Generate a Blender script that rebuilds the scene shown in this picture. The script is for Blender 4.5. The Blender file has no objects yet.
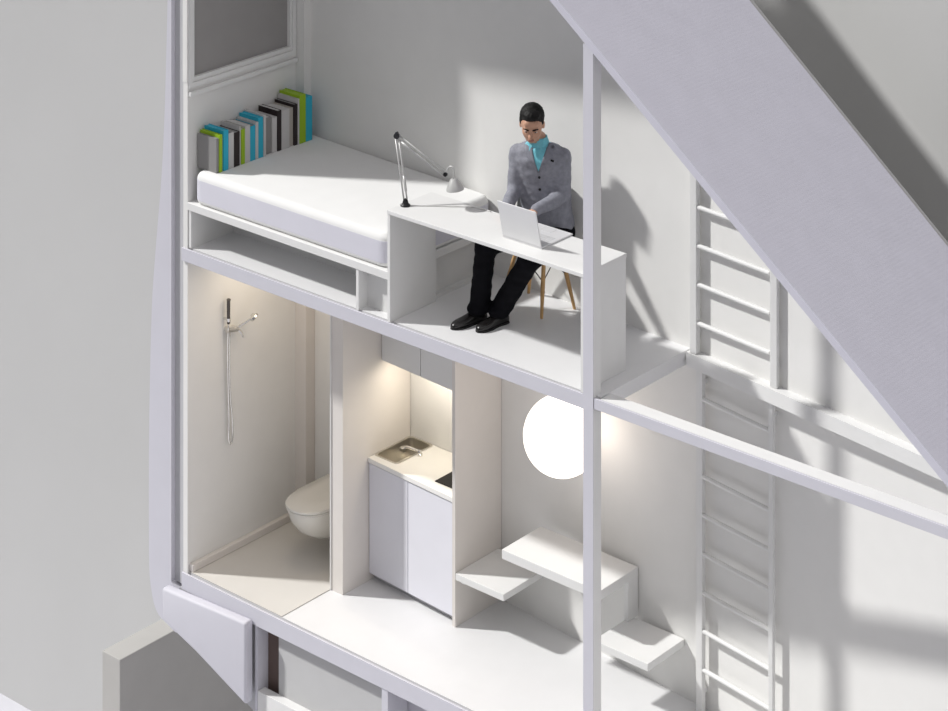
import bpy, bmesh, math, random
from mathutils import Vector, Matrix, noise
from mathutils.bvhtree import BVHTree
random.seed(4)
sc = bpy.context.scene
COL = sc.collection
PI = math.pi
V = Vector

# ------------------------------------------------------------------ materials
def pmat(name, col, rough=0.6, metal=0.0, var=0.03, scale=6.0, bump=0.0, bscale=80.0, spec=0.3, emit=None, estr=0.0):
    m = bpy.data.materials.new(name); m.use_nodes = True
    nt = m.node_tree; N = nt.nodes; L = nt.links
    b = N['Principled BSDF']
    b.inputs['Roughness'].default_value = rough
    b.inputs['Metallic'].default_value = metal
    b.inputs['Specular IOR Level'].default_value = spec
    tc = N.new('ShaderNodeTexCoord')
    nz = N.new('ShaderNodeTexNoise'); nz.inputs['Scale'].default_value = scale; nz.inputs['Detail'].default_value = 4
    L.new(tc.outputs['Object'], nz.inputs['Vector'])
    rp = N.new('ShaderNodeValToRGB')
    rp.color_ramp.elements[0].position = 0.3; rp.color_ramp.elements[1].position = 0.7
    c0 = [max(0, c*(1-var)) for c in col]; c1 = [min(1, c*(1+var)) for c in col]
    rp.color_ramp.elements[0].color = (*c0, 1); rp.color_ramp.elements[1].color = (*c1, 1)
    L.new(nz.outputs['Fac'], rp.inputs['Fac']); L.new(rp.outputs['Color'], b.inputs['Base Color'])
    if bump > 0:
        n2 = N.new('ShaderNodeTexNoise'); n2.inputs['Scale'].default_value = bscale; n2.inputs['Detail'].default_value = 3
        L.new(tc.outputs['Object'], n2.inputs['Vector'])
        bp = N.new('ShaderNodeBump'); bp.inputs['Strength'].default_value = bump; bp.inputs['Distance'].default_value = 0.004
        L.new(n2.outputs['Fac'], bp.inputs['Height']); L.new(bp.outputs['Normal'], b.inputs['Normal'])
    if emit:
        b.inputs['Emission Color'].default_value = (*emit, 1); b.inputs['Emission Strength'].default_value = estr
    return m

M = {}
M['white']   = pmat('white_paint', (.75, .75, .74), .55, var=.012, bump=.05)
M['wall']    = pmat('interior_wall_paint', (.775, .77, .752), .7, var=.012, bump=.06)
M['warm']    = pmat('warm_white_wall_paint', (.71, .675, .64), .7, var=.012, bump=.06)
M['floor']   = pmat('white_floor_coating', (.73, .73, .735), .4, var=.012)
M['floorw']  = pmat('bath_floor_coating', (.64, .62, .585), .45, var=.012)
M['lav']     = pmat('lavender_white_cladding', (.60, .595, .65), .55, var=.012, bump=.04)
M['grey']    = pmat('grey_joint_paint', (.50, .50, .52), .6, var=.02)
M['roof']    = pmat('ribbed_roof_sheet', (.575, .57, .645), .5, var=.02, bump=.25, bscale=160)
M['trimg']   = pmat('roof_edge_metal', (.42, .42, .42), .5, var=.02)
M['rear']    = pmat('neighbour_render', (.52, .52, .515), .85, var=.02, scale=.6, bump=.08)
M['block']   = pmat('boundary_render', (.47, .46, .44), .85, var=.02, bump=.08)
M['ground']  = pmat('pale_paving', (.62, .62, .66), .8, var=.03)
M['brown']   = pmat('brown_board', (.12, .085, .075), .6, var=.06)
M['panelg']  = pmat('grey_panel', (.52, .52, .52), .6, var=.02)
M['glass']   = pmat('grey_frosted_pane', (.30, .29, .285), .35, var=.02, spec=.5)
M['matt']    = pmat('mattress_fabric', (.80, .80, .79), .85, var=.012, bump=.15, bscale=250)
M['mside']   = pmat('mattress_fabric_sky_tint', (.66, .655, .72), .85, var=.012, bump=.15, bscale=250)  # mattress fabric with bluish skylight put into its colour
M['door']    = pmat('cabinet_lacquer', (.73, .73, .785), .4, var=.01)
M['top']     = pmat('white_worktop', (.84, .83, .80), .3, var=.01)
M['cabg']    = pmat('grey_lacquer', (.72, .72, .71), .4, var=.01)
M['steel']   = pmat('brushed_steel', (.74, .71, .65), .28, 1.0, var=.03)
M['chrome']  = pmat('chrome', (.78, .77, .75), .12, 1.0, var=.01)
M['dkchrome']= pmat('dark_chrome', (.10, .09, .085), .2, .7, var=.03)
M['black']   = pmat('black_glass', (.004, .004, .005), .3, var=.05, spec=.2)
M['blackp']  = pmat('black_plastic', (.012, .012, .013), .4, var=.05)
M['ceramic'] = pmat('white_ceramic', (.76, .745, .70), .15, var=.008, spec=.5)
M['wood']    = pmat('beech_wood', (.62, .38, .17), .45, var=.12, scale=20)
M['wire']    = pmat('dark_wire', (.05, .05, .055), .4, .3)
M['shell']   = pmat('grey_shell_plastic', (.28, .285, .28), .45, var=.02)
M['lampw']   = pmat('lamp_grey_enamel', (.55, .55, .54), .35, .2, var=.02)
M['cable']   = pmat('white_cable', (.70, .70, .68), .5)
M['alu']     = pmat('brushed_aluminium', (.74, .74, .75), .35, .15, var=.01)
M['keys']    = pmat('pale_keys', (.62, .62, .63), .5)
M['screen']  = pmat('dark_screen', (.03, .035, .04), .2)
M['globe']   = pmat('lit_opal_glass', (.9, .9, .9), .4, emit=(1.0, .88, .77), estr=1.9)
M['strip']   = pmat('lit_diffuser', (.9, .9, .9), .4, emit=(1.0, .88, .66), estr=4.0)
M['bulb']    = pmat('opal_bulb', (.8, .8, .78), .3)
M['skin']    = pmat('skin', (.56, .32, .22), .5, var=.05, scale=20)
M['lips']    = pmat('lips', (.45, .20, .16), .5)
M['hair']    = pmat('black_hair', (.004, .0035, .003), .6, var=.3, scale=60, bump=.6, bscale=120)
M['jacket']  = pmat('grey_wool', (.27, .275, .315), .85, var=.14, scale=35, bump=.4, bscale=120)
M['lapel']   = pmat('grey_wool_lapel', (.25, .255, .295), .85, var=.10, scale=35, bump=.3)
M['shirt']   = pmat('cyan_cotton', (.20, .58, .68), .7, var=.08, scale=25)
M['trouser'] = pmat('black_cloth', (.004, .004, .006), .8, var=.2, scale=30, bump=.2, spec=.12)
M['shoe']    = pmat('black_leather', (.010, .009, .009), .25, spec=.5)
M['eyew']    = pmat('eye_white', (.75, .73, .70), .3)
M['g']       = pmat('lime_green_cover', (.30, .48, .02), .45)
M['b']       = pmat('turquoise_cover', (.03, .40, .56), .45)
M['w']       = pmat('white_cover', (.54, .53, .525), .5)
M['k']       = pmat('black_cover', (.025, .018, .018), .45)
M['gr']      = pmat('grey_cover', (.26, .255, .25), .5)
M['tp']      = pmat('taupe_cover', (.40, .37, .33), .5)
M['pg']      = pmat('pages', (.70, .68, .64), .8, var=.06, scale=120)

# ------------------------------------------------------------------ helpers
def world_off(o):
    p = V((0, 0, 0))
    while o is not None:
        p = p + o.location; o = o.parent
    return p

def tag(o, label, cat, group=None, kind=None):
    o['label'] = label; o['category'] = cat
    if group: o['group'] = group
    if kind: o['kind'] = kind
    return o

def thing(name, label, cat, loc, group=None):
    o = bpy.data.objects.new(name, None); COL.objects.link(o)
    o.empty_display_size = .1; o.location = loc
    return tag(o, label, cat, group)

def obj(name, bm, mat, parent=None, smooth=False, auto=None):
    bmesh.ops.recalc_face_normals(bm, faces=bm.faces)
    me = bpy.data.meshes.new(name); bm.to_mesh(me); bm.free()
    if smooth:
        for p in me.polygons: p.use_smooth = True
        if auto is not None:
            me.set_sharp_from_angle(angle=math.radians(auto))
    me.materials.append(M[mat] if isinstance(mat, str) else mat)
    o = bpy.data.objects.new(name, me); COL.objects.link(o)
    if parent is not None:
        me.transform(Matrix.Translation(-world_off(parent))); o.parent = parent
    else:
        xs = [v.co.x for v in me.vertices]; ys = [v.co.y for v in me.vertices]; zs = [v.co.z for v in me.vertices]
        c = V(((min(xs)+max(xs))/2, (min(ys)+max(ys))/2, min(zs)))
        me.transform(Matrix.Translation(-c)); o.location = c
    return o

def struct(name, bm, mat, label, cat, **k):
    return tag(obj(name, bm, mat, **k), label, cat, kind='structure')

def nb(): return bmesh.new()

def bevel(bm, w, seg=2, ang=30):
    bmesh.ops.recalc_face_normals(bm, faces=bm.faces); bm.normal_update()
    es = [e for e in bm.edges if len(e.link_faces) == 2 and e.calc_face_angle(0) > math.radians(ang)]
    bmesh.ops.bevel(bm, geom=es, offset=w, segments=seg, profile=.5, affect='EDGES', clamp_overlap=True)
    return bm

def box(bm, x0, x1, y0, y1, z0, z1):
    vs = [bm.verts.new(p) for p in ((x0,y0,z0),(x1,y0,z0),(x1,y1,z0),(x0,y1,z0),(x0,y0,z1),(x1,y0,z1),(x1,y1,z1),(x0,y1,z1))]
    for f in ((0,3,2,1),(4,5,6,7),(0,1,5,4),(1,2,6,5),(2,3,7,6),(3,0,4,7)): bm.faces.new([vs[i] for i in f])
    return bm
def bx(x0, x1, y0, y1, z0, z1, bev=0, seg=2):
    bm = box(nb(), x0, x1, y0, y1, z0, z1)
    if bev: bevel(bm, bev, seg)
    return bm
def prism_xy(bm, pts, z0, z1):
    a = [bm.verts.new((x, y, z0)) for x, y in pts]; b = [bm.verts.new((x, y, z1)) for x, y in pts]
    n = len(pts)
    bm.faces.new(a[::-1]); bm.faces.new(b)
    for i in range(n): bm.faces.new((a[i], a[(i+1) % n], b[(i+1) % n], b[i]))
    return bm
def prism_xz(bm, pts, y0, y1):
    a = [bm.verts.new((x, y0, z)) for x, z in pts]; b = [bm.verts.new((x, y1, z)) for x, z in pts]
    n = len(pts)
    bm.faces.new(a); bm.faces.new(b[::-1])
    for i in range(n): bm.faces.new((a[i], b[i], b[(i+1) % n], a[(i+1) % n]))
    return bm
def ring_loft(bm, rings, cap=True):
    R = [[bm.verts.new(p) for p in r] for r in rings]
    n = len(R[0])
    for i in range(len(R)-1):
        for j in range(n):
            bm.faces.new((R[i][j], R[i][(j+1) % n], R[i+1][(j+1) % n], R[i+1][j]))
    if cap:
        bm.faces.new(R[0][::-1]); bm.faces.new(R[-1])
    return bm
def tube(bm, pts, rad, n=10, smooth=0):
    pts = [V(p) for p in pts]
    if not hasattr(rad, '__len__'): rad = [rad]*len(pts)
    rings = []; up = None
    for i, p in enumerate(pts):
        d = (pts[min(i+1, len(pts)-1)] - pts[max(i-1, 0)]).normalized()
        if up is None:
            up = d.orthogonal().normalized()
        up = (up - d*up.dot(d)).normalized()
        s = d.cross(up)
        rings.append([p + (up*math.cos(a) + s*math.sin(a))*rad[i] for a in [2*PI*k/n for k in range(n)]])
    return ring_loft(bm, rings)
def catmull(pts, k=8):
    P = [V(p) for p in pts]; P = [P[0]*2-P[1]] + P + [P[-1]*2-P[-2]]
    out = []
    for i in range(1, len(P)-2):
        a, b, c, d = P[i-1:i+3]
        for j in range(k):
            t = j/k
            out.append(.5*((2*b)+(c-a)*t+(2*a-5*b+4*c-d)*t*t+(3*b-a-3*c+d)*t**3))
    out.append(P[-2]); return out
def lathe(bm, prof, org, axis=V((0,0,1)), n=24, cap=True):
    axis = V(axis).normalized(); u = axis.orthogonal().normalized(); w = axis.cross(u); org = V(org)
    return ring_loft(bm, [[org + axis*h + (u*math.cos(2*PI*k/n)+w*math.sin(2*PI*k/n))*max(r, 1e-4) for k in range(n)] for r, h in prof], cap)
def ellipsoid(bm, c, ax, rad, n=20, m=14):
    c = V(c); rings = []
    for i in range(m+1):
        t = PI*i/m; s = max(math.sin(t), .01)
        rings.append([c + ax[0]*rad[0]*s*math.cos(2*PI*k/n) + ax[1]*rad[1]*s*math.sin(2*PI*k/n) + ax[2]*rad[2]*math.cos(t) for k in range(n)])
    return ring_loft(bm, rings)
def remesh(bm, vox, smooth_it=4, keep=False):
    """voxel-merge the shapes in bm into one continuous skin and relax it"""
    bmesh.ops.recalc_face_normals(bm, faces=bm.faces)
    me = bpy.data.meshes.new('tmp'); bm.to_mesh(me); bm.free()
    o = bpy.data.objects.new('tmp', me); COL.objects.link(o)
    md = o.modifiers.new('r', 'REMESH'); md.mode = 'VOXEL'; md.voxel_size = vox; md.use_smooth_shade = True
    dg = bpy.context.evaluated_depsgraph_get(); dg.update()
    e = o.evaluated_get(dg); m2 = bpy.data.meshes.new_from_object(e)
    out = nb(); out.from_mesh(m2)
    bpy.data.objects.remove(o); bpy.data.meshes.remove(me); bpy.data.meshes.remove(m2)
    for _ in range(smooth_it):
        bmesh.ops.smooth_vert(out, verts=out.verts, factor=.5, use_axis_x=True, use_axis_y=True, use_axis_z=True)
    return out

# ------------------------------------------------------------------ house dimensions
FU = 2.32                                   # upper floor level
SB = 2.225                                  # underside of that floor
def lerp_tab(t, x):
    if x <= t[0][0]: return t[0][1]
    for (a, b), (c, d) in zip(t, t[1:]):
        if x <= c: return b + (d-b)*(x-a)/(c-a)
    return t[-1][1]
TU = [(0, 1.175), (1.46, 1.095), (3.75, .965), (5.55, .705), (8.2, .32)]
TL = [(0, 1.19), (1.05, 1.215), (1.93, 1.195), (3.75, 1.02), (5.55, .72), (8.2, .29)]
yu = lambda x: lerp_tab(TU, x)
yl = lambda x: lerp_tab(TL, x)
def roofz(x): return 4.70 - .766*(x-3.375)  # underside of the sloping roof

# ------------------------------------------------------------------ setting
struct('wall_rear', prism_xy(nb(), [(-14, 2.70), (2.9, 2.70), (3.3, 2.66), (3.7, 2.58), (4.1, 2.47), (4.5, 2.37), (4.9, 2.30), (5.4, 2.26), (6, 2.24), (16, 2.2), (16, 3.2), (-14, 3.2)], -4.0, 10), 'rear', 'plain grey wall of the building behind the cutaway house', 'wall', smooth=True, auto=30)
struct('ground', bx(-14, 16, -14, 2.70, -4.4, -4.0), 'ground', 'pale paved ground far below the house', 'ground')
tag(obj('boundary_wall', bx(-1.655, -1.447, .638, 2.695, -4.0, -1.4, .006), 'block'),
    'low grey wall block with flat top beside the rear wall, below the house', 'wall', kind='thing')

# back wall: two storeys, each following its own plan line
bm = nb()
def wall_plan(tab): return [(x, y) for x, y in tab] + [(8.2, 1.13), (0, 1.53)]
prism_xy(bm, wall_plan(TL), -.1, SB)
# upper storey: top follows the roof
xs = [0, .8, 1.46, 2.6, 3.75, 5.0, 5.55, 6.6, 7.7]
top = lambda x: min(6.2, roofz(x)-.01)
fr = [(bm.verts.new((x, yu(x), FU-.1)), bm.verts.new((x, yu(x), top(x)))) for x in xs]
yk = lambda x: 1.53-.05*x
bk = [(bm.verts.new((x, yk(x), FU-.1)), bm.verts.new((x, yk(x), top(x)))) for x in xs]
for i in range(len(xs)-1):
    bm.faces.new((fr[i][0], fr[i+1][0], fr[i+1][1], fr[i][1])); bm.faces.new((bk[i+1][0], bk[i][0], bk[i][1], bk[i+1][1]))
    bm.faces.new((fr[i][1], fr[i+1][1], bk[i+1][1], bk[i][1])); bm.faces.new((fr[i+1][0], fr[i][0], bk[i][0], bk[i+1][0]))
bm.faces.new((fr[0][0], fr[0][1], bk[0][1], bk[0][0])); bm.faces.new((fr[-1][1], fr[-1][0], bk[-1][0], bk[-1][1]))
struct('wall_back', bm, 'wall', 'long white back wall of both storeys of the house', 'wall')

# left wall with the window opening, and the curved outer skin
bm = nb()
box(bm, -.045, 0, .006, 1.2, -.1, 3.50); box(bm, -.045, 0, 0, .04, 3.50, 5.2); box(bm, -.045, 0, 1.06, 1.2, 3.50, 5.2); box(bm, -.045, 0, 0, 1.2, 5.2, 6.3)
struct('wall_left', bm, 'wall', 'white left end wall with books and window above, shower below', 'wall')
struct('trim_1', bx(-.165, -.045, .035, 1.5, -.12, 6.3), 'grey', 'grey recessed joint strip running up the left end of the house', 'trim')
prof = [(p.x, p.y) for p in catmull([(-.17, 6.3, 0), (-.185, 5.0, 0), (-.205, 4.05, 0), (-.253, 2.96, 0), (-.335, 2.2, 0), (-.375, 1.75, 0), (-.402, .9, 0), (-.404, .1, 0), (-.395, -.15, 0), (-.358, -.316, 0), (-.301, -.399, 0), (-.2, -.439, 0), (-.116, -.468, 0)], 6)]
bm = prism_xz(nb(), prof + [(-.10, -.15), (-.165, -.12), (-.165, 6.3)], 0, 1.5)
struct('wall_shell', bm, 'lav', 'bulging pale outer skin along the left end of the house', 'wall', smooth=True, auto=30)

# floors with their front fascias
def slab(name, tab, xr, z0, z1, mat, label):
    pts = [(0, .02)] + [(xr, .02)] + [(x, y+.005) for x, y in reversed(tab) if x < xr]
    pts.insert(2, (xr, lerp_tab(tab, xr)+.005))
    return struct(name, prism_xy(nb(), pts, z0, z1), mat, label, 'floor')
slab('floor_upper', TU, 3.72, SB+.005, FU, 'floor', 'white floor of the upper storey under desk and bed')
slab('floor_lower', TL, 8.0, -.1, 0, 'floor', 'white floor of the lower storey from bathroom to ladder')
struct('floor_bathroom', prism_xy(nb(), [(.0, .02), (.936, .02), (.936, 1.19), (.0, 1.18)], 0, .006), 'floorw', 'beige bathroom floor under the toilet', 'floor')
struct('trim_2', bx(-.045, 3.611, -.012, .004, SB, FU-.003, .002), 'lav', 'long pale edge board along the front of the upper floor', 'trim')
struct('trim_7', bx(3.6925, 8.0, -.012, .004, 2.248, FU-.006, .002), 'lav', 'lavender face strip on the beam crossing in front of the ladder', 'trim')
struct('trim_3', bx(-.045, 8.0, -.012, .004, -.125, -.003, .002), 'lav', 'long pale edge board along the front of the lower floor', 'trim')
struct('beam', bx(3.73, 8.0, .006, .11, 2.25, FU-.006), 'white', 'white horizontal beam crossing in front of the ladder', 'beam')
struct('post', bx(3.614, 3.688, -.012, .068, -1.0, 4.49), 'white', 'tall pale square post at the front between desk and ladder', 'post')
bm = nb()
bm = prism_xy(bm, [(3.74, yu(3.74)), (3.74, yu(3.74)-.075), (3.75, yu(3.75)-.075), (8.0, yu(8.0)-.075), (8.0, .6), (3.75, 1.2)], 2.235, 2.326)
struct('trim_6', bx(3.612, 3.690, -.016, -.0125, -1.0, 4.49), 'lav', 'thin lavender face strip on the front of the tall post', 'trim')
struct('ledge', bm, 'white', 'white ledge along the back wall at upper floor height, right of the floor', 'ledge')
struct('ceiling_loft', bx(0, 2.3, .0, 1.56, 5.45, 5.55), 'wall', 'white loft floor above the upper room', 'ceiling')
# roof
def rpoly(x0, x1, d0, d1): return [(x0, roofz(x0)+d0), (x1, roofz(x1)+d0), (x1, roofz(x1)+d1), (x0, roofz(x0)+d1)]
ry = lambda x: 1.555-.085*(x-3.7)
def roof_strip(x0, x1, d0, d1, ya, yb2):
    bm = nb(); c = []
    for x in (x0, x1):
        c.append([bm.verts.new(p) for p in ((x, ya(x), roofz(x)+d0), (x, yb2(x), roofz(x)+d0), (x, yb2(x), roofz(x)+d1), (x, ya(x), roofz(x)+d1))])
    bm.faces.new(c[0][::-1]); bm.faces.new(c[1])
    for i in range(4): bm.faces.new((c[0][i], c[0][(i+1) % 4], c[1][(i+1) % 4], c[1][i]))
    return bm
nt_ = M['roof'].node_tree; wv = nt_.nodes.new('ShaderNodeTexWave'); wv.bands_direction = 'X'; wv.inputs['Scale'].default_value = 14
bp_ = nt_.nodes.new('ShaderNodeBump'); bp_.inputs['Strength'].default_value = .035; bp_.inputs['Distance'].default_value = .004
nt_.links.new(nt_.nodes['Texture Coordinate'].outputs['Object'], wv.inputs['Vector']); nt_.links.new(wv.outputs['Fac'], bp_.inputs['Height'])
nt_.links.new(nt_.nodes['Bump'].outputs['Normal'], bp_.inputs['Normal']); nt_.links.new(bp_.outputs['Normal'], nt_.nodes['Principled BSDF'].inputs['Normal'])
struct('roof', roof_strip(1.2, 8.6, 0, .065, lambda x: -.03, ry), 'roof', 'broad pale lavender roof slab sloping down to the right', 'roof')
struct('trim_4', roof_strip(1.2, 8.6, -.06, .05, ry, lambda x: ry(x)+.045), 'trimg', 'thin grey edge strip along the rear of the roof', 'trim')
# corner pilasters
struct('pillar', bx(0, .085, 1.10, 1.19, FU, 5.45), 'wall', 'slim white pillar in the corner behind the books', 'pillar')
struct('pillar', bx(0, .11, 1.095, 1.19, 0, SB), 'warm', 'slim pillar in the bathroom corner behind the shower', 'pillar')
# under-floor front
bm = nb()
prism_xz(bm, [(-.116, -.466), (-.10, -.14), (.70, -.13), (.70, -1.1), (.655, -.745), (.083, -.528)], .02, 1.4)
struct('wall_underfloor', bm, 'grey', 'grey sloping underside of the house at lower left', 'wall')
bm = nb()
box(bm, .70, 8.0, .20, 1.4, -1.2, -.13); box(bm, .70, .722, -.005, .20, -1.2, -.13)
box(bm, 1.90, 1.955, -.005, .19, -1.2, -.12); box(bm, 3.2, 3.25, -.005, .19, -1.2, -.12)
struct('wall_plinth', bm, 'lav', 'pale plinth with open bays under the lower floor', 'wall')
tag(obj('bay_panel', bx(.722, .86, .10, .19, -.9, -.131), 'brown'), 'narrow dark brown board at left of the bay under the floor', 'panel')
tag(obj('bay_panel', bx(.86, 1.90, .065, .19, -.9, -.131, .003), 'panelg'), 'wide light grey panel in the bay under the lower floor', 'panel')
tag(obj('step_block', bx(.724, 1.898, -.005, .064, -1.2, -.575, .003), 'white'), 'white step block in front of the grey panel under the floor', 'step')
tag(obj('step_block', bx(1.957, 3.198, -.005, .19, -1.2, -.60, .003), 'white'), 'white step block at the bottom edge right of the grey panel', 'step')
# chamfered panel at lower left
cp = [(-.17, -.125), (.694, -.082), (.694, -.655), (.18, -.46), (-.02, -.40), (-.16, -.345)]
bm = prism_xz(nb(), cp, -.092, -.0135); bevel(bm, .022, 4, 60)
tag(obj('skirt_panel', bm, 'lav', smooth=True, auto=35), 'pale wedge-shaped skirt panel with rounded top at lower left corner', 'panel', kind='thing')
# partitions
struct('wall_partition', bx(.942, 1.054, .505, 1.21, 0, SB), 'warm', 'white partition wall between bathroom and kitchen', 'wall')
struct('trim_5', bx(.936, .944, .497, .52, 0, SB), 'white', 'thin white edge strip on the bathroom side of the partition', 'trim')
struct('wall_partition', prism_xy(nb(), [(1.905, .70), (1.932, .70), (1.932, 1.19), (1.905, 1.19)], 0, SB), 'warm', 'thin tall white panel between kitchen and dining nook', 'wall')
struct('baseboard_left', bx(0, .04, .022, 1.095, 0.0065, .06, .006), 'warm', 'low beige kerb along the foot of the bathroom wall', 'baseboard')

# window
w = thing('window_1', 'grey window in the left wall above the row of books', 'window', (0, .55, 3.40)); w['kind'] = 'structure'
def frame_yz(bm, y0, y1, z0, z1, t, x0, x1):
    box(bm, x0, x1, y0, y1, z0, z0+t); box(bm, x0, x1, y0, y1, z1-t, z1); box(bm, x0, x1, y0, y0+t, z0+t, z1-t); box(bm, x0, x1, y1-t, y1, z0+t, z1-t); return bm
obj('window_frame', frame_yz(nb(), .045, 1.055, 3.502, 5.195, .022, -.04, .006), 'white', w)
obj('window_casing', frame_yz(nb(), .012, 1.092, 3.455, 5.24, .035, .0, .012), 'white', w)
obj('window_sill', bx(0, .028, .012, 1.095, 3.40, 3.43, .004), 'white', w)
obj('pane', bx(-.036, -.024, .064, 1.036, 3.52, 5.175), 'glass', w)

# ------------------------------------------------------------------ bed
bed = thing('bed_platform', 'white platform bed base with open storage compartments under the mattress', 'bed', (.95, .5, FU))
yb1 = lambda x: yu(x)-.004
bm = prism_xy(nb(), [(.003, .0), (1.952, .0), (1.952, yb1(1.95)), (.003, 1.094)], 2.592, 2.647)
obj('platform_board', bevel(bm, .003, 1), 'white', bed)
obj('end_panel', bx(.003, .03, .012, 1.08, FU, 2.592), 'white', bed)
obj('divider', bx(1.655, 1.678, .006, .45, FU, 2.592), 'white', bed)
obj('back_panel', bx(.03, 1.655, .43, .45, FU, 2.592), 'cabg', bed)
obj('niche_panel', bx(1.678, 1.925, .095, .11, FU, 2.592), 'cabg', bed)
f = nb(); box(f, 1.91, 1.945, .46, .49, FU, 2.592); box(f, 1.91, 1.945, .98, 1.02, FU, 2.592); box(f, 1.91, 1.945, .49, .98, FU, 2.345)
obj('end_frame', f, 'white', bed)
obj('foot_panel', bx(1.885, 1.91, .45, 1.02, FU, 2.592), 'cabg', bed)

def round_poly(pts, r, n=6):
    out = []
    m = len(pts)
    for i in range(m):
        p = V((*pts[i], 0)); a = (V((*pts[i-1], 0))-p).normalized(); b = (V((*pts[(i+1) % m], 0))-p).normalized()
        for k in range(n+1):
            t = k/n; q0 = p+a*r; q1 = p+b*r
            out.append(q0*(1-t)**2 + p*2*t*(1-t) + q1*t*t)
    return out
mp = round_poly([(.045, .015), (1.925, .02), (1.965, yu(1.965)-.008), (.09, yu(.09)-.006)], .09)
def inset(P, d):
    out = []
    for i in range(len(P)):
        t = (P[(i+1) % len(P)]-P[i-1]); n_ = V((-t.y, t.x, 0)).normalized(); out.append(P[i]+n_*d)
    return out
Z0, Z1, RB = 2.648, 2.876, .05
rings = [[V((p.x, p.y, Z0)) for p in inset(mp, .03)]] + [[V((p.x, p.y, Z0+.03*(1-math.cos(PI/2*k/4)))) for p in inset(mp, .03*(1-math.sin(PI/2*k/4)))] for k in range(1, 5)]
rings += [[V((p.x, p.y, Z1-RB*(1-math.sin(PI/2*k/8)))) for p in inset(mp, RB*(1-math.cos(PI/2*k/8)))] for k in range(9)]
mb = ring_loft(nb(), rings, False); nv = len(mp); mb.verts.ensure_lookup_table()
for ring, zz in ((mb.verts[:nv], Z0), (mb.verts[-nv:], Z1)):
    cv = mb.verts.new((.98, .57, zz))
    for i in range(nv): mb.faces.new((ring[i], ring[(i+1) % nv], cv))
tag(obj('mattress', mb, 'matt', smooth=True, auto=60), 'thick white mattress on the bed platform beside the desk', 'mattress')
obj('side_sky_tint', ring_loft(nb(), [[V((p.x, p.y, z)) for p in inset(mp, d)] for z, d in ((Z0+.03, .004), (Z0+.032, -.0015), (Z1-.052, -.0015), (Z1-.05, .004))], False), 'mside', bpy.data.objects['mattress'], True, 40)  # thin band whose lavender colour stands for bluish skylight on the mattress sides

# books: (end y, cover, top colour, height)
ed = [.088, .110, .146, .156, .203, .256, .314, .330, .365, .419, .469, .490, .503, .548, .572, .650, .695, .735, .820, .862, .895, .912, .978, .984, 1.05]
def book(y0, y1, h, d, cov, pg, label):
    z = 2.877
    t = thing('book', label, 'book', (.015+d/2, (y0+y1)/2, z), 'books standing on the bed along the left wall')
    y0 += .0008; y1 -= .0008
    th = min(.004, (y1-y0)*.2)
    x0 = .015; x1 = x0+d
    c = nb(); box(c, x0, x1-.004, y0, y0+th, z, z+h); box(c, x0, x1-.004, y1-th, y1, z, z+h); box(c, x1-.004, x1, y0, y1, z, z+h)
    obj('cover', c, cov, t)
    obj('page_block', bx(x0+.004, x1-.004, y0+th, y1-th, z+.002, z+h-.003), pg, t)
BK = [(.088, .112, .245, .195, 'gr', 'gr', 'grey thin book at the near end of the row, front cover showing'),
      (.113, .143, .265, .20, 'g', 'g', 'lime green book second from the near end, behind the grey cover'),
      (.144, .154, .25, .19, 'w', 'pg', 'very thin white book between the nearest green and nearest blue books'),
      (.155, .203, .285, .20, 'b', 'b', 'turquoise book third colour from the near end, with wide blue top'),
      (.204, .256, .255, .20, 'w', 'gr', 'wide white book between the nearest turquoise and the nearest black'),
      (.257, .314, .245, .20, 'k', 'gr', 'thick black book near the front half of the row'),
      (.315, .329, .275, .195, 'w', 'w', 'thin white book right behind the thick black one'),
      (.330, .366, .25, .20, 'g', 'w', 'lime green spine book in the front half with white top'),
      (.367, .418, .265, .20, 'w', 'w', 'white book behind the green spine with white top'),
      (.419, .470, .25, .20, 'b', 'gr', 'short turquoise book in the middle of the row'),
      (.471, .500, .265, .20, 'w', 'w', 'thin white book between the two middle turquoise spines'),
      (.501, .548, .29, .20, 'b', 'b', 'tall turquoise book in the middle with a blue top'),
      (.549, .572, .30, .205, 'w', 'w', 'tall white book behind the middle turquoise ones'),
      (.573, .645, .265, .185, 'gr', 'w', 'grey book in the middle of the row before a white spine'),
      (.646, .694, .255, .195, 'w', 'w', 'white book just before the black spine of the far half'),
      (.695, .735, .295, .20, 'k', 'w', 'black spine book of the far half with white top'),
      (.736, .818, .285, .20, 'w', 'w', 'widest white book, between the two far black spines'),
      (.819, .860, .28, .195, 'tp', 'tp', 'taupe book touching the farthest black spine'),
      (.861, .895, .30, .205, 'k', 'gr', 'black spine farthest along, before the tall green pair'),
      (.896, .911, .335, .21, 'w', 'w', 'thin tall white book before the tall green one'),
      (.912, .978, .355, .21, 'g', 'g', 'tall wide lime green book near the far end'),
      (.979, 1.045, .325, .21, 'b', 'b', 'turquoise book at the far end of the row by the corner')]
for b_ in BK: book(*b_)

# ------------------------------------------------------------------ desk
dk = thing('desk', 'white desk with panel ends and thin top, holding lamp and laptop', 'desk', (2.78, .22, FU))
obj('desk_top', bx(1.953, 3.611, -.012, .43, 3.036, 3.062, .002, 1), 'white', dk)
obj('side_panel', bx(1.953, 1.975, -.006, .45, FU+.001, 3.036), 'white', dk)
obj('side_panel', bx(3.585, 3.604, -.006, .43, FU+.001, 3.036), 'white', dk)

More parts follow.
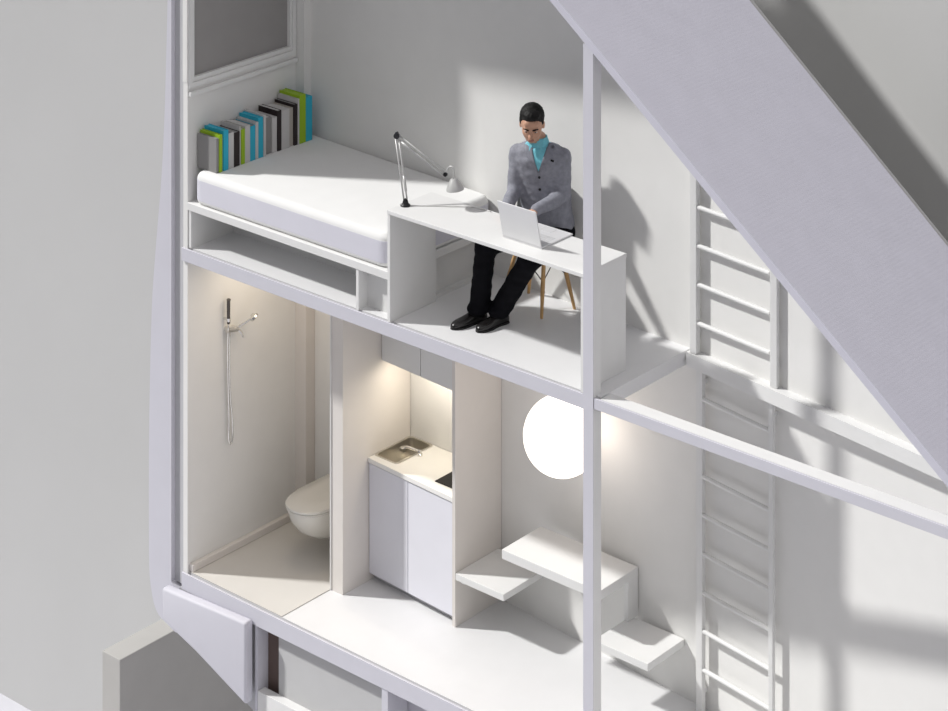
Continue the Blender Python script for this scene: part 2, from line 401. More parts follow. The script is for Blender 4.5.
# lamp
lp = thing('desk_lamp', 'grey jointed desk lamp clamped to the left corner of the desk', 'lamp', (1.99, .12, 3.062))
obj('clamp', bx(1.965, 1.985, .10, .14, 3.0625, 3.075, .003), 'lampw', lp)
bm = lathe(nb(), [(.034, 0), (.034, .006), (.022, .016), (.017, .034), (.012, .046)], (1.995, .125, 3.0625)); obj('base', bm, 'blackp', lp, True, 40)
E0 = V((1.995, .125, 3.105)); E1 = V((1.880, .165, 3.492)); E2 = V((2.205, .29, 3.275))
side = (E1-E0).cross(E2-E1).normalized()
def bars(p, q, off):
    b = nb(); d = (q-p).normalized(); n = side.cross(d)
    tube(b, [p+n*off, q+n*off], .0055, 8); tube(b, [p-n*off, q-n*off], .0055, 8)
    tube(b, [p+n*off+d*.05, p+n*off+d*.15], .009, 8); return b
obj('lower_arm', bars(E0, E1, .011), 'lampw', lp, True)
obj('upper_arm', bars(E1, E2, .012), 'lampw', lp, True)
b = nb(); lathe(b, [(.02, -.012), (.02, .012)], E1, side, 16); lathe(b, [(.008, -.02), (.008, .02)], E1+V((0, 0, .02)), side, 12)
obj('elbow', b, 'wire', lp, True, 40)
b = nb(); lathe(b, [(.014, -.011), (.014, .011)], E2, side, 16); obj('head_joint', b, 'blackp', lp, True, 40)
H0 = E2+V((.040, .01, -.018))
b = nb(); tube(b, catmull([E2+V((.0, 0, .01)), E2+V((.02, .01, .05)), E2+V((.05, .015, .055)), E2+V((.06, .016, .02)), H0+V((.02, 0, -.005))], 6), .0055, 8); obj('head_bracket', b, 'lampw', lp, True)
b = lathe(nb(), [(.0, 0), (.022, .0), (.030, -.012), (.042, -.03), (.058, -.062), (.060, -.074), (.057, -.074), (.040, -.035), (.02, -.014), (.0, -.012)], H0+V((.02, .005, 0)), V((-.12, -.05, 1)), 24, False)
sh = obj('lamp_shade', b, 'lampw', lp, True, 50)
b = lathe(nb(), [(.008, -.014), (.012, -.03), (.022, -.045), (.022, -.055), (.012, -.068), (0.001, -.071)], H0+V((.02, .005, 0)), V((-.12, -.05, 1)), 16); obj('bulb', b, 'bulb', lp, True)
b = nb(); tube(b, catmull([(2.02, .14, 3.067), (2.10, .20, 3.066), (2.22, .29, 3.066), (2.33, .375, 3.066), (2.42, .405, 3.066), (2.50, .41, 3.066)], 6), .0035, 6); obj('cord', b, 'cable', lp, True)

# laptop
lt = thing('laptop', 'open silver laptop on the desk in front of the man', 'laptop', (3.0, .28, 3.062))
obj('base', bx(2.842, 3.165, .125, .445, 3.0625, 3.074, .004), 'alu', lt)
kb = nb()
for r in range(5):
    for c in range(12):
        x = 2.872+c*.0222; y = .20+r*.026
        box(kb, x, x+.018, y-.022, y, 3.0742, 3.0755)
obj('keyboard', kb, 'keys', lt)
obj('touchpad', bx(2.955, 3.05, .36, .425, 3.0738, 3.0748), 'keys', lt)
tilt = Matrix.Translation((3.003, .128, 3.076)) @ Matrix.Rotation(math.radians(13), 4, 'X')
bm = bx(-.161, .161, -.006, .002, 0, .245, .004); bm.transform(tilt); obj('lid', bm, 'alu', lt)
bm = bx(-.15, .15, .0021, .003, .012, .235); bm.transform(tilt); obj('screen', bm, 'screen', lt)

# ------------------------------------------------------------------ chair
ch = thing('shell_chair', 'grey shell chair with wooden legs under the man at the desk', 'chair', (2.55, .80, FU))
def shell_surface():
    bm = nb(); prof = catmull([(0, .60, 2.755), (0, .66, 2.772), (0, .76, 2.765), (0, .86, 2.765), (0, .925, 2.80), (0, .955, 2.88), (0, .972, 3.0), (0, .985, 3.12), (0, .99, 3.175)], 4)
    n = 16; g = []
    for i, p in enumerate(prof):
        s = i/(len(prof)-1)
        wd = .20+.03*math.sin(PI*min(1, s*1.3)) - .09*max(0, s-.75)*4*max(0, s-.75)
        row = []
        for j in range(n+1):
            t = -1+2*j/n
            c = abs(t)**2.6
            up = .055*c*(1 if s < .45 else max(0, 1-(s-.45)*3))
            fw = -.11*c*max(0, min(1, (s-.3)*2.2))*(1-.5*max(0, s-.7))
            row.append(V((2.545+wd*t*(1-.03*c), p.y+fw, p.z+up)))
        g.append(row)
    A = [[bm.verts.new(p) for p in r] for r in g]
    for i in range(len(A)-1):
        for j in range(n): bm.faces.new((A[i][j], A[i][j+1], A[i+1][j+1], A[i+1][j]))
    bmesh.ops.recalc_face_normals(bm, faces=bm.faces)
    bmesh.ops.solidify(bm, geom=bm.faces[:], thickness=.008)
    return bm
obj('seat_shell', shell_surface(), 'shell', ch, True, 60)
tops = [(2.47, .72), (2.70, .72), (2.47, .89), (2.70, .89)]; bots = [(2.36, .67), (2.70, .70), (2.36, .97), (2.765, .965)]
bots[1] = (2.695, .70)
for (a, b2), (c, d) in zip(tops, bots):
    obj('leg', tube(nb(), [(a, b2, 2.735), (a+(c-a)*.5, b2+(d-b2)*.5, 2.53), (c, d, FU+.001)], [.013, .015, .010], 12), 'wood', ch, True, 50)
wr = nb()
def lpnt(i, z):
    t = (2.735-z)/(2.735-FU); return V((tops[i][0]+(bots[i][0]-tops[i][0])*t, tops[i][1]+(bots[i][1]-tops[i][1])*t, z))
for i, j in ((0, 1), (1, 3), (3, 2), (2, 0)):
    tube(wr, [lpnt(i, 2.56), lpnt(j, 2.73)], .004, 6); tube(wr, [lpnt(j, 2.56), lpnt(i, 2.73)], .004, 6); tube(wr, [lpnt(i, 2.735), lpnt(j, 2.735)], .005, 6)
obj('strut_frame', wr, 'wire', ch, True)

# ------------------------------------------------------------------ person
FW = V((.45, -.893, 0)).normalized(); LF = V((.893, .45, 0)).normalized(); UP = V((0, 0, 1))
def ell(c, a, b, la=LF, fa=FW, n=20, sq=2.4):
    r = []
    for k in range(n):
        t = 2*PI*k/n; cx, sy = math.cos(t), math.sin(t)
        r.append(V(c)+la*a*math.copysign(abs(cx)**(2/sq), cx)+fa*b*math.copysign(abs(sy)**(2/sq), sy))
    return r
Cp = V((2.645, .845, 2.855)); Cw = V((2.645, .815, 3.04)); Cc = V((2.645, .775, 3.26)); Cs = V((2.645, .745, 3.42)); Cn = V((2.648, .722, 3.488))
HD = V((2.655, .648, 3.617))
shR = Cs - LF*.152 + V((0, 0, -.03)); shL = Cs + LF*.152 + V((0, 0, -.03))
elR = V((2.512, .645, 3.15)); elL = V((2.805, .785, 3.14))
wrR = V((2.60, .445, 3.10)); wrL = V((2.775, .53, 3.10))
hpR = Cp-LF*.095; hpL = Cp+LF*.095
knR = V((2.478, .385, 2.85)); knL = V((2.82, .43, 2.825))
anR = V((2.41, .40, 2.41)); anL = V((2.545, .465, 2.41))
toR = V((2.365, .20, 2.345)); toL = V((2.52, .275, 2.345))
def limb(bm, a, b, ra, rb, mid=None, n=14):
    a = V(a); b = V(b); d = b-a
    m = (ra+rb)/2 if mid is None else mid
    ellipsoid(bm, a, (V((1,0,0)), V((0,1,0)), UP), (ra,)*3, 14, 8); ellipsoid(bm, b, (V((1,0,0)), V((0,1,0)), UP), (rb,)*3, 14, 8)
    tube(bm, [a, a+d*.25, a+d*.5, a+d*.75, b], [ra, ra*.5+m*.5, m, m*.5+rb*.5, rb], n)
def hand(bm, w0, d, palm_dn=UP*-1, sgn=1):
    """palm, four unequal bent fingers and a side thumb, from wrist w0 heading d"""
    d = V(d).normalized(); s = d.cross(UP).normalized()*sgn        # s points to the thumb side
    tube(bm, [w0-d*.03, w0, w0+d*.015], [.027, .026, .025], 12)
    for k, t in enumerate((-.027, -.009, .009, .027)):
        tube(bm, [w0+s*t*.6, w0+d*.045+s*t*.9+UP*.004, w0+d*.088+s*t+UP*.004], [.0135, .0135, .0115], 10)
    for k, (t, ln) in enumerate(((.029, .068), (.010, .078), (-.010, .072), (-.029, .056))):
        b0 = w0+d*.085+s*t+UP*.004
        p1 = b0+d*ln*.42+s*t*.12-UP*.006; p2 = p1+d*ln*.33-UP*.014; p3 = p2+d*ln*.22-UP*.014
        tube(bm, [b0-d*.015, b0, p1, p2, p3], [.0105, .0102, .0095, .0088, .0072], 8)
    t0 = w0+d*.022+s*.026
    tube(bm, [w0+d*.01+s*.012, t0, t0+d*.028+s*.020-UP*.006, t0+d*.055+s*.024-UP*.014, t0+d*.072+s*.020-UP*.018], [.014, .0135, .012, .0105, .008], 8)
HF = V((.56, -.83, 0)).normalized()
hdir = (HF*.93 - UP*.36).normalized()                                # the way the face looks
hup = (UP*.93 + HF*.36); hup = (hup - hdir*hup.dot(hdir)).normalized(); hl = hup.cross(hdir)*-1
if hl.dot(LF) < 0: hl = -hl
def hp(l, f, u): return HD + hl*l + hdir*f + hup*u
def head_shapes(bm):
    A = (hl, hdir, hup)
    ellipsoid(bm, hp(0, -.012, .030), A, (.077, .094, .086), 24, 18)      # skull
    ellipsoid(bm, hp(0, .018, -.025), A, (.066, .068, .085), 24, 18)      # face
    ellipsoid(bm, hp(0, .040, -.082), A, (.036, .036, .030), 18, 12)      # chin
    ellipsoid(bm, hp(.036, .045, -.030), A, (.026, .026, .024)); ellipsoid(bm, hp(-.036, .045, -.030), A, (.026, .026, .024))  # cheeks
    ellipsoid(bm, hp(0, .074, .024), A, (.052, .016, .012))               # brow
    ellipsoid(bm, hp(0, .066, .052), A, (.048, .022, .032))               # forehead
    tube(bm, [hp(0, .082, .018), hp(0, .092, -.004), hp(0, .105, -.026), hp(0, .090, -.036)], [.008, .0095, .014, .011], 10)  # nose
    for s in (-1, 1):
        ellipsoid(bm, hp(.012*s, .092, -.031), A, (.008, .009, .007), 10, 8)
        ellipsoid(bm, hp(.077*s, -.012, -.008), A, (.009, .020, .031), 12, 10)   # ears
    ellipsoid(bm, hp(0, .082, -.056), A, (.022, .010, .007)); ellipsoid(bm, hp(0, .080, -.066), A, (.019, .010, .007))
body = nb()
head_shapes(body)
tube(body, [Cn-UP*.04, Cn+UP*.02, HD-UP*.08+hdir*-.01, HD-UP*.02], [.06, .054, .052, .055], 16)
ring_loft(body, [ell(Cp-UP*.07, .13, .09), ell(Cp, .145, .10), ell(Cw, .125, .085), ell(Cc, .145, .095), ell(Cs-UP*.02, .15, .085), ell(Cn, .06, .05)])
limb(body, shR, elR, .044, .036); limb(body, shL, elL, .044, .036); limb(body, elR, wrR, .036, .025); limb(body, elL, wrL, .036, .025)
hdR = V((.55, -.55, -.03)); hdL = V((-.02, -.80, -.03))
hand(body, wrR+V((0, 0, -.002)), hdR, sgn=-1); hand(body, wrL+V((0, 0, -.002)), hdL, sgn=1)
limb(body, hpR, knR, .072, .048); limb(body, hpL, knL, .072, .048); limb(body, knR, anR, .048, .032, .045); limb(body, knL, anL, .048, .032, .045)
for an, to in ((anR, toR), (anL, toL)):
    limb(body, an-UP*.02, an+(to-an)*.55-UP*.012, .026, .016)
bmB = remesh(body, .0055, 3)
pr = obj('person', bmB, 'skin', smooth=True)
tag(pr, 'seated man in grey jacket, cyan shirt and black trousers typing at the desk', 'person')

# jacket
jk = nb()
ring_loft(jk, [ell(Cp-UP*.055, .165, .122), ell(Cp+UP*.02, .170, .126), ell(Cw, .172, .120), ell(Cc, .182, .122), ell(Cs-UP*.05, .180, .112), ell(Cs-UP*.005, .172, .10), ell(Cs+UP*.035, .130, .085), ell(Cn-UP*.022, .085, .068)])
for s, e, w_ in ((shR, elR, wrR), (shL, elL, wrL)):
    limb(jk, s-UP*.015, e, .062, .054, .058); limb(jk, e, w_+(e-w_)*.06, .054, .040, .048)
    ellipsoid(jk, s+V((0, 0, -.005)), (LF, FW, UP), (.062, .064, .060))
bmJ = remesh(jk, .010, 3)
for v in bmJ.verts:                                                   # soft folds in the cloth
    n_ = noise.noise(v.co*9.0)*.006 + noise.noise(V((v.co.x*14, v.co.y*14, v.co.z*30)))*.004
    v.co += v.normal*n_
bmJ.normal_update()
bvh = BVHTree.FromBMesh(bmJ)
jacket = obj('jacket', bmJ.copy(), 'jacket', pr, True)
def on_front(l, z, off):
    """the point of the jacket's front at lateral l and height z, pushed out by off"""
    o = V((Cc.x, Cc.y, z)) + LF*l + FW*.6
    h, nrm, _, _ = bvh.ray_cast(o, -FW)
    if h is None: h = V((Cc.x, Cc.y, z)) + LF*l + FW*.07; nrm = FW
    return h + FW*off
def patch(rows, off, n=8, thick=.006):
    """rows of (z, l0, l1): a cloth patch laid on the jacket front"""
    bm = nb(); g = []
    for z, a, b in rows:
        g.append([bm.verts.new(on_front(a+(b-a)*k/n, z, off if not callable(off) else off(z))) for k in range(n+1)])
    for i in range(len(g)-1):
        for k in range(n): bm.faces.new((g[i][k], g[i][k+1], g[i+1][k+1], g[i+1][k]))
    bmesh.ops.recalc_face_normals(bm, faces=bm.faces)
    bmesh.ops.solidify(bm, geom=bm.faces[:], thickness=thick)
    return bm
zt, zb = 3.478, 3.315
rows = [(zt+(zb-zt)*k/12, -.060*(1-k/12)-.001, .060*(1-k/12)+.001) for k in range(13)]
obj('shirt', patch(rows, .004), 'shirt', pr, True)
for s in (-1, 1):
    rw = []
    for k in range(15):
        t = k/14; z = zt+.01+(zb-.02-zt)*t
        inner = .056*(1-t)+.001; width = .05*math.sin(PI*min(1, t*1.15+.12))**.8*(1 if t < .45 else (1-t)/.55*.9+.1) + .006
        rw.append((z, s*inner, s*(inner+width)))
    obj('lapel', patch(rw, .007, 6), 'lapel', pr, True)
# shirt collar: two pointed leaves and a band round the neck
cb = nb()
ring_loft(cb, [ell(Cs-UP*.03, .150, .092), ell(Cs+UP*.02, .125, .082), ell(Cn-UP*.015, .074, .066), ell(Cn+UP*.012, .066, .064)])
ring_loft(cb, [ell(Cn+UP*.0, .066, .064), ell(Cn+UP*.032+FW*.008, .062, .064), ell(Cn+UP*.034+FW*.008, .057, .059), ell(Cn+UP*.0, .060, .058)], False)
for s in (-1, 1):
    a = Cn+FW*.072+LF*s*.006+UP*.018; b_ = Cn+FW*.055+LF*s*.05+UP*.035; c_ = Cn+FW*.092+LF*s*.040-UP*.04
    f1 = [cb.verts.new(p) for p in (a, b_, c_)]; f2 = [cb.verts.new(p+FW*.006) for p in (a, b_, c_)]
    cb.faces.new(f1[::-1]); cb.faces.new(f2)
    for i in range(3): cb.faces.new((f1[i], f1[(i+1) % 3], f2[(i+1) % 3], f2[i]))
obj('shirt_collar', cb, 'shirt', pr)
for z in (3.270, 3.185, 3.10):
    p = on_front(.004, z, .0); obj('button', lathe(nb(), [(.009, 0), (.009, .004), (.006, .006)], p, FW, 12), 'blackp', pr, True, 40)
p0 = on_front(.090, 3.385, .001)
pk = nb(); box(pk, -.011, .011, -.004, .004, -.006, .006)
pk.transform(Matrix.Translation(p0) @ Matrix(((LF.x, -FW.x, 0, 0), (LF.y, -FW.y, 0, 0), (0, 0, 1, 0), (0, 0, 0, 1))) @ Matrix.Rotation(.3, 4, 'Y'))
obj('pocket_square', pk, 'blackp', pr)
bmJ.free()
# shirt cuffs
for w_, e in ((wrR, elR), (wrL, elL)):
    d = (w_-e).normalized(); obj('cuff', tube(nb(), [w_-d*.03, w_-d*.002], [.034, .031], 14), 'shirt', pr, True, 40)
# trousers
tr = nb()
ring_loft(tr, [ell(Cp-UP*.075, .150, .105), ell(Cp, .165, .12), ell(Cp+UP*.07, .155, .11)])
for h, k, a, bw in ((hpR, knR, anR, 1), (hpL, knL, anL, 1)):
    limb(tr, h, k, .088, .074, .082); limb(tr, k, a+UP*.02, .074, .070, .070)
    ellipsoid(tr, a+(V((0, -.02, .0))), (V((1,0,0)), V((0,1,0)), UP), (.072, .080, .050))
bmT = remesh(tr, .009, 3)
for v in bmT.verts:
    v.co += v.normal*(noise.noise(V((v.co.x*10, v.co.y*10, v.co.z*22)))*.007)
obj('trousers', bmT, 'trouser', pr, True)
for an, to in ((anR, toR), (anL, toL)):
    s_ = nb(); d = (V((to.x, to.y, 0))-V((an.x, an.y, 0))); L_ = d.length; d.normalize(); sd = d.cross(UP); heel = V((an.x, an.y, FU))-d*.05
    tot = L_+.075
    rings = []
    for t, wd, hh in ((0, .020, .045), (.03, .031, .062), (.15, .036, .078), (.32, .035, .086), (.48, .038, .070), (.62, .044, .056), (.78, .044, .048), (.90, .036, .040), (.97, .022, .030), (1.0, .010, .020)):
        c = heel+d*tot*t
        rings.append([c+sd*wd*math.cos(2*PI*k/16)+UP*(.004+hh*.5*(1+(math.sin(2*PI*k/16) if math.sin(2*PI*k/16) > 0 else max(-1, 1.6*math.sin(2*PI*k/16))))) for k in range(16)])
    ring_loft(s_, rings)
    so = obj('shoe', s_, 'shoe', pr, True, 60)
    prs = [(0, .022), (.03, .034), (.15, .038), (.32, .034), (.48, .037), (.62, .046), (.78, .046), (.90, .038), (.97, .025), (1.01, .010)]
    sl = prism_xy(nb(), [tuple((heel+d*tot*t+sd*w2).xy) for t, w2 in prs]+[tuple((heel+d*tot*t-sd*w2).xy) for t, w2 in reversed(prs)], FU+.0008, FU+.010)
    obj('sole', sl, 'blackp', so)
# hair, eyes, eyebrows
hr = nb(); A = (hl, hdir, hup)
ellipsoid(hr, hp(0, -.026, .048), A, (.084, .094, .084), 24, 18)
ellipsoid(hr, hp(0, .022, .092), A, (.060, .056, .040), 20, 14)
ellipsoid(hr, hp(0, -.058, .0), A, (.068, .052, .066), 20, 14)
for s in (-1, 1): ellipsoid(hr, hp(.072*s, .008, .040), A, (.010, .018, .035), 12, 10)
bmH = remesh(hr, .005, 3)
for v in bmH.verts: v.co += v.normal*noise.noise(v.co*90)*.003
obj('hair', bmH, 'hair', pr, True)
for s in (-1, 1):
    e = obj('eye', ellipsoid(nb(), hp(.031*s, .071, .000), A, (.014, .010, .0055), 14, 10), 'eyew', pr, True)
    obj('iris', ellipsoid(nb(), hp(.031*s, .078, -.0015), A, (.0062, .0035, .0048), 12, 8), 'blackp', e, True)
    b = nb(); tube(b, [hp(.013*s, .091, .021), hp(.030*s, .090, .027), hp(.050*s, .076, .023)], [.004, .0048, .003], 8); obj('eyebrow', b, 'hair', pr, True)
    b = nb(); tube(b, [hp(.016*s, .082, .008), hp(.031*s, .085, .0105), hp(.046*s, .074, .006)], [.0022, .003, .002], 8); obj('eyelid', b, 'skin', pr, True)
b = nb(); ellipsoid(b, hp(0, .0885, -.058), A, (.021, .006, .005), 14, 8); ellipsoid(b, hp(0, .087, -.065), A, (.018, .006, .0055), 14, 8); obj('lips', b, 'lips', pr, True)

# ------------------------------------------------------------------ ladders (upper standing on the ledge, lower below it)
def ladder(label, z0, z1, ks):
    t = thing('ladder', label, 'ladder', (4.08, yu(4.08)-.06, z0), 'white wall ladders')
    wy = lambda x: (yu(x) if z0 > 2 else yl(x))
    def rail(x0, x1, dp, so, z1):
        y0 = min(wy(x0), wy(x1))-so
        obj('rail', bx(x0, x1, y0, y0+dp, z0, z1, .004), 'white', t)
        for z in (z0+.12, z1-.12): obj('wall_bracket', bx(x0+.012, x1-.012, y0+dp, max(wy(x0), wy(x1)), z, z+.03), 'white', t)
        return y0
    ya = rail(*((3.765, 3.818, .045, .062, 3.78) if z0 > 2 else (3.785, 3.835, .04, .072, z1))); yb_ = rail(*((4.438, 4.492, .03, .046, 3.55) if z0 > 2 else (4.412, 4.447, .03, .072, z1)))
    for k in ks:
        z = .289+.2485*k
        obj('rung', tube(nb(), [(3.79, ya+.022, z), (4.425, yb_+.022, z)], .0145, 12), 'white', t, True, 50)
ladder('upper part of the white ladder standing on the ledge below the roof', 2.327, 3.78, range(9, 14))
ladder('lower part of the white ladder hanging below the ledge to the lower floor', .001, 2.234, range(0, 8))

# ------------------------------------------------------------------ bathroom
sw = thing('shower_set', 'chrome shower with hanging hose on the bathroom wall', 'shower', (0, .42, .8))
obj('hand_shower', tube(nb(), [(0.045, 0.365, 1.680), (0.045, 0.365, 1.840), (0.047, 0.365, 1.855)], [.012, .013, .016], 14), 'dkchrome', sw, True, 40)
b = nb(); box(b, 0, .045, .357, .373, 1.70, 1.715); lathe(b, [(.016, -.012), (.016, .012)], (0.045, 0.365, 1.708)); obj('holder', b, 'chrome', sw, True, 40)
b = nb(); tube(b, [(0.035, 0.360, 1.630), (0.035, 0.460, 1.610)], .021, 16); tube(b, [(0.000, 0.380, 1.625), (0.035, 0.380, 1.625)], .02, 14); tube(b, [(0.000, 0.440, 1.615), (0.035, 0.440, 1.615)], .02, 14); obj('mixer_body', b, 'chrome', sw, True, 40)
obj('tap_lever', tube(nb(), [(0.040, 0.460, 1.610), (0.060, 0.480, 1.580), (0.075, 0.485, 1.550)], [.013, .009, .007], 10), 'chrome', sw, True, 40)
obj('spout', tube(nb(), catmull([(0.035, 0.450, 1.615), (0.060, 0.500, 1.640), (0.090, 0.545, 1.670), (0.100, 0.560, 1.680)], 5), .009, 10), 'chrome', sw, True)
obj('spray_head', lathe(nb(), [(.010, .03), (.018, .018), (.034, .008), (.036, -.006), (.03, -.012)], (0.105, 0.565, 1.680), V((-.6, -.35, .72)), 20), 'chrome', sw, True, 40)
obj('hose', tube(nb(), catmull([(0.045, 0.365, 1.680), (0.035, 0.365, 1.480), (0.030, 0.375, 1.230), (0.030, 0.385, 0.980), (0.030, 0.380, 0.850), (0.032, 0.395, 0.795), (0.032, 0.415, 0.820), (0.030, 0.420, 0.930), (0.028, 0.400, 1.130), (0.028, 0.390, 1.380), (0.033, 0.390, 1.610)], 6), .0065, 8), 'chrome', sw, True)

tl = thing('toilet', 'white wall-hung toilet with closed lid in the bathroom', 'toilet', (.56, .9, .2))
def dshape(w_, y0, y1, n=28, e=2.3):
    pts = []
    ym = y0+(y1-y0)*.45
    for k in range(n+1):
        t = PI+PI*k/n
        cx, sy = math.cos(t), math.sin(t)
        pts.append((.535+w_*math.copysign(abs(cx)**(2/e), cx), ym+(ym-y0)*(-abs(sy)**(2/e))))
    return pts+[(.535+w_*.96, y1), (.535-w_*.96, y1)]
def stack(bm, secs):
    return ring_loft(bm, [[V((x, y, z)) for x, y in dshape(w_, y0, y1)] for w_, y0, y1, z in secs])
obj('bowl', stack(nb(), [(.10, .80, 1.195, .13), (.125, .72, 1.195, .16), (.155, .63, 1.195, .22), (.18, .57, 1.195, .30), (.192, .545, 1.195, .37), (.19, .545, 1.195, .385)]), 'ceramic', tl, True, 40)
obj('seat', stack(nb(), [(.19, .542, 1.16, .387), (.193, .536, 1.16, .39), (.193, .536, 1.16, .398), (.19, .542, 1.16, .401)]), 'ceramic', tl, True, 40)
obj('lid', stack(nb(), [(.192, .538, 1.15, .403), (.195, .531, 1.15, .407), (.195, .531, 1.15, .420), (.188, .542, 1.15, .428), (.10, .70, 1.15, .431)]), 'ceramic', tl, True, 50)

# ------------------------------------------------------------------ kitchen
kf = lambda x: .765-.066*(x-1.06)
K0, K1 = 1.058, 1.902
def kpris(x0, x1, d0, y1, z0, z1, bev=0):
    bm = prism_xy(nb(), [(x0, kf(x0)+d0), (x1, kf(x1)+d0), (x1, (kf(x1)+y1) if y1 is not None else yl(x1)-.004), (x0, (kf(x0)+y1) if y1 is not None else yl(x0)-.004)], z0, z1)
    return bevel(bm, bev, 1) if bev else bm
kc = thing('kitchen_cabinet', 'white kitchen base cabinet with two doors under the worktop', 'cabinet', (1.48, .95, 0))
obj('body', kpris(K0, K1, .024, None, .055, .70), 'cabg', kc)
obj('plinth', kpris(K0, K1, .06, None, .001, .055), 'grey', kc)
obj('door', kpris(K0+.002, 1.452, .004, .023, .058, .836, .002), 'door', kc)
obj('door', kpris(1.457, K1-.001, .004, .023, .058, .836, .002), 'door', kc)
# worktop with the sink cut-out
SX0, SX1, SY0, SY1 = 1.071, 1.278, .825, 1.196
wt = nb()
for a in ((K0, SX0, 0, None), (SX1, K1, 0, None)): pass
def piece(x0, x1, ya, yb2):
    prism_xy(wt, [(x0, ya(x0)), (x1, ya(x1)), (x1, yb2(x1)), (x0, yb2(x0))], .846, .878)
fr_ = lambda x: kf(x)-.006
bk_ = lambda x: yl(x)-.003
piece(K0, SX0, fr_, bk_); piece(SX1, K1, fr_, bk_); piece(SX0, SX1, fr_, lambda x: SY0); piece(SX0, SX1, lambda x: SY1, bk_)
tag(obj('worktop', wt, 'top'), 'white kitchen worktop with sink cut-out and black hob', 'worktop')
sk = thing('kitchen_sink', 'steel sink basin set in the left end of the kitchen worktop', 'sink', ((SX0+SX1)/2, (SY0+SY1)/2, .72))
def rrect(x0, x1, y0, y1, r, z, n=6):
    out = []
    for cx, cy, a0 in ((x1-r, y1-r, 0), (x0+r, y1-r, PI/2), (x0+r, y0+r, PI), (x1-r, y0+r, 1.5*PI)):
        for k in range(n+1):
            a = a0+PI/2*k/n; out.append(V((cx+r*math.cos(a), cy+r*math.sin(a), z)))
    return out
b = ring_loft(nb(), [rrect(SX0-.012, SX1+.012, SY0-.012, SY1+.012, .03, .8785), rrect(SX0-.010, SX1+.010, SY0-.010, SY1+.010, .03, .882), rrect(SX0+.004, SX1-.004, SY0+.004, SY1-.004, .028, .881), rrect(SX0+.006, SX1-.006, SY0+.006, SY1-.006, .028, .86), rrect(SX0+.012, SX1-.012, SY0+.012, SY1-.012, .026, .755), rrect(SX0+.035, SX1-.035, SY0+.035, SY1-.035, .02, .742)], False)
b.faces.new([v for v in b.verts if abs(v.co.z-.742) < 1e-5])
obj('basin', b, 'steel', sk, True, 50)
obj('drain', lathe(nb(), [(.03, 0), (.03, .004), (.022, .006), (.018, .002), (0, .002)], (1.175, 1.0, .7425)), 'chrome', sk, True, 40)
b = nb(); lathe(b, [(.022, 0), (.022, .012), (.015, .018), (.015, .034), (.010, .04)], (1.315, 1.02, .8785)); tube(b, catmull([(1.315, 1.02, .905), (1.25, 1.015, .91), (1.19, 1.01, .905), (1.17, 1.008, .89)], 5), .011, 10); lathe(b, [(.010, .02), (.026, .012), (.026, -.006), (.02, -.01)], (1.172, 1.008, .885)); obj('tap', b, 'chrome', sk, True, 40)
hb = tag(obj('hob', bx(1.655, 1.895, .80, 1.0, .8785, .884, .002), 'black'), 'black glass hob on the right end of the kitchen worktop', 'hob')
wc = thing('wall_cabinet', 'grey wall cabinet hanging over the sink and worktop', 'cabinet', (1.48, 1.03, 1.53))
of = .135
obj('body', kpris(K0, K1, of+.02, None, 1.535, SB-.002), 'cabg', wc)
obj('door', kpris(K0+.002, 1.452, of, of+.019, 1.525, SB-.003, .002), 'cabg', wc)
obj('door', kpris(1.457, K1-.001, of, of+.019, 1.525, SB-.003, .002), 'cabg', wc)
obj('light_strip', kpris(K0+.12, K1-.12, of+.05, of+.08, 1.527, 1.535), 'strip', wc)

# ------------------------------------------------------------------ dining nook
b1 = thing('bench', 'white bench shelf fixed to the tall panel left of the table', 'bench', (2.15, .9, .32), 'dining benches')
obj('seat', bx(1.934, 2.365, .70, 1.10, .325, .372, .003), 'white', b1)
obj('support_cleat', bx(1.934, 1.97, .76, 1.10, .28, .325), 'white', b1)
obj('back_rail', bx(1.934, 2.365, 1.10, yl(2.365)-.003, .325, .372), 'white', b1)
b2 = thing('bench', 'white bench shelf right of the table beside the ladder', 'bench', (3.4, .85, .32), 'dining benches')
obj('seat', bx(3.19, 3.628, .63, yl(3.628)-.004, .335, .384, .003), 'white', b2)
obj('support_cleat', bx(3.22, 3.50, .985, 1.035, .29, .335), 'white', b2)
tb = thing('dining_table', 'thick white table slab between the two benches under the globe lamp', 'table', (2.83, .85, .37))
obj('table_top', bx(2.395, 3.228, .645, 1.06, .645, .708, .003), 'white', tb)
obj('leg', bx(3.19, 3.226, .95, 1.06, .385, .645, .002), 'white', tb)
obj('wall_cleat', prism_xy(nb(), [(2.70, 1.06), (3.10, 1.06), (3.10, yl(3.1)-.004), (2.70, yl(2.7)-.004)], .65, .67), 'white', tb)
gl = thing('globe_lamp', 'large glowing white globe lamp hanging over the dining table', 'lamp', (2.83, .76, SB))
GC = V((2.822, .76, 1.558))
b = ellipsoid(nb(), GC, (V((1,0,0)), V((0,1,0)), UP), (.259,)*3, 40, 28); obj('globe', b, 'globe', gl, True)
obj('stem', tube(nb(), [GC+UP*.254, V((GC.x, GC.y, SB-.012))], .008, 10), 'white', gl, True)
obj('ceiling_rose', lathe(nb(), [(.05, -.014), (.05, 0), (.02, 0)], (GC.x, GC.y, SB-.0)), 'white', gl, True, 40)

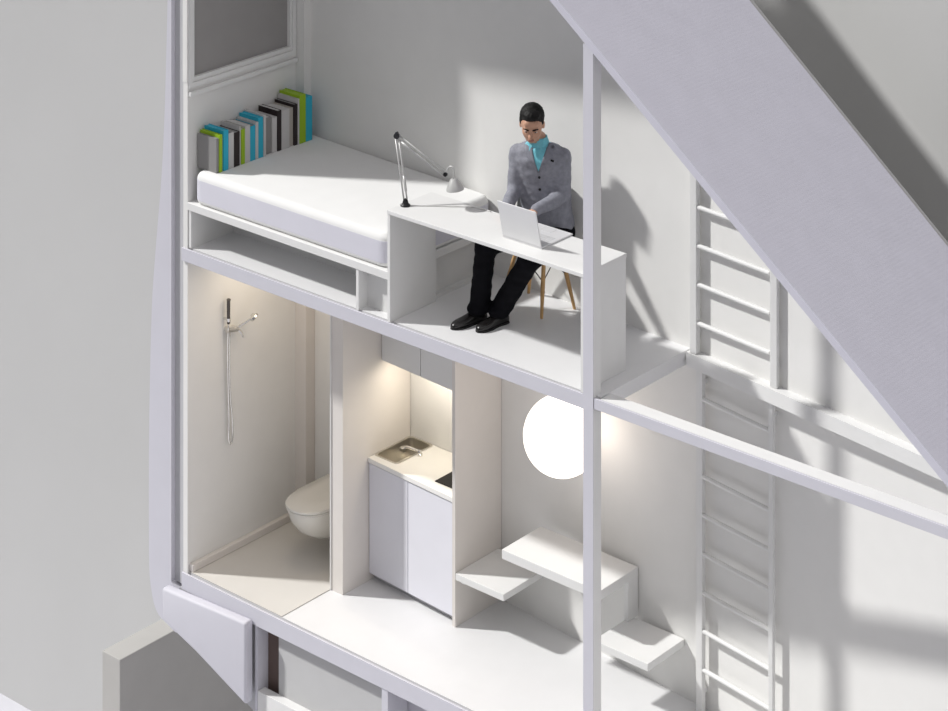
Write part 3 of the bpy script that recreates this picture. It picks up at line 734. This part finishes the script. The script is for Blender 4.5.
# ------------------------------------------------------------------ light
def sun(name, d, strength, col, ang):
    l = bpy.data.lights.new(name, 'SUN'); l.energy = strength; l.color = col; l.angle = math.radians(ang)
    o = bpy.data.objects.new(name, l); COL.objects.link(o); o.rotation_euler = V(d).to_track_quat('-Z', 'Y').to_euler(); o.location = (-6, -6, 9)
sun('sun', (1.58, 1, -1.69), 3.6, (1, .99, .97), 3.0)
def area(name, loc, d, sx, sy, p, col):
    l = bpy.data.lights.new(name, 'AREA'); l.shape = 'RECTANGLE'; l.size = sx; l.size_y = sy; l.energy = p; l.color = col
    o = bpy.data.objects.new(name, l); COL.objects.link(o); o.location = loc; o.rotation_euler = V(d).to_track_quat('-Z', 'Y').to_euler()
area('bathroom_downlight', (.45, .55, SB-.02), (0, 0, -1), .5, .5, 3.9, (1, .84, .63))
area('kitchen_strip_light', (1.48, 1.0, 1.52), (0, 0, -1), .6, .05, 2.7, (1, .90, .74))
w = bpy.data.worlds.new('sky'); sc.world = w; w.use_nodes = True
nt = w.node_tree; N = nt.nodes; L = nt.links
bg = N['Background']
tc = N.new('ShaderNodeTexCoord'); sp = N.new('ShaderNodeVectorMath'); sp.operation = 'DOT_PRODUCT'; L.new(tc.outputs['Generated'], sp.inputs[0]); sp.inputs[1].default_value = V((.58, .08, .81)).normalized()
mr = N.new('ShaderNodeMapRange'); mr.interpolation_type = 'SMOOTHSTEP'; mr.inputs['From Min'].default_value = .35; mr.inputs['From Max'].default_value = .95
L.new(sp.outputs['Value'], mr.inputs['Value'])
mx = N.new('ShaderNodeMix'); mx.data_type = 'RGBA'
mx.inputs[6].default_value = (.225, .228, .24, 1); mx.inputs[7].default_value = (1.05, 1.01, 1.02, 1)
L.new(mr.outputs['Result'], mx.inputs[0]); L.new(mx.outputs[2], bg.inputs['Color'])
bg.inputs['Strength'].default_value = 1.0

# ------------------------------------------------------------------ camera (level, with lens shift, so uprights stay upright)
cam = bpy.data.cameras.new('camera'); co = bpy.data.objects.new('camera', cam); COL.objects.link(co)
co.location = (13.265, -12.250, 9.16)
f = 2512.7455; cam.sensor_fit = 'HORIZONTAL'; cam.sensor_width = 36; cam.lens = f/948*36
fwd = V((-.65291197, .7574338, 0)); co.rotation_euler = fwd.to_track_quat('-Z', 'Y').to_euler()
cam.shift_y = -(710+355.5)/948; cam.clip_end = 200
sc.camera = co
vs = sc.view_settings; vs.view_transform = 'Standard'; vs.look = 'None'; vs.gamma = 1; vs.exposure = 0; vs.use_curve_mapping = False
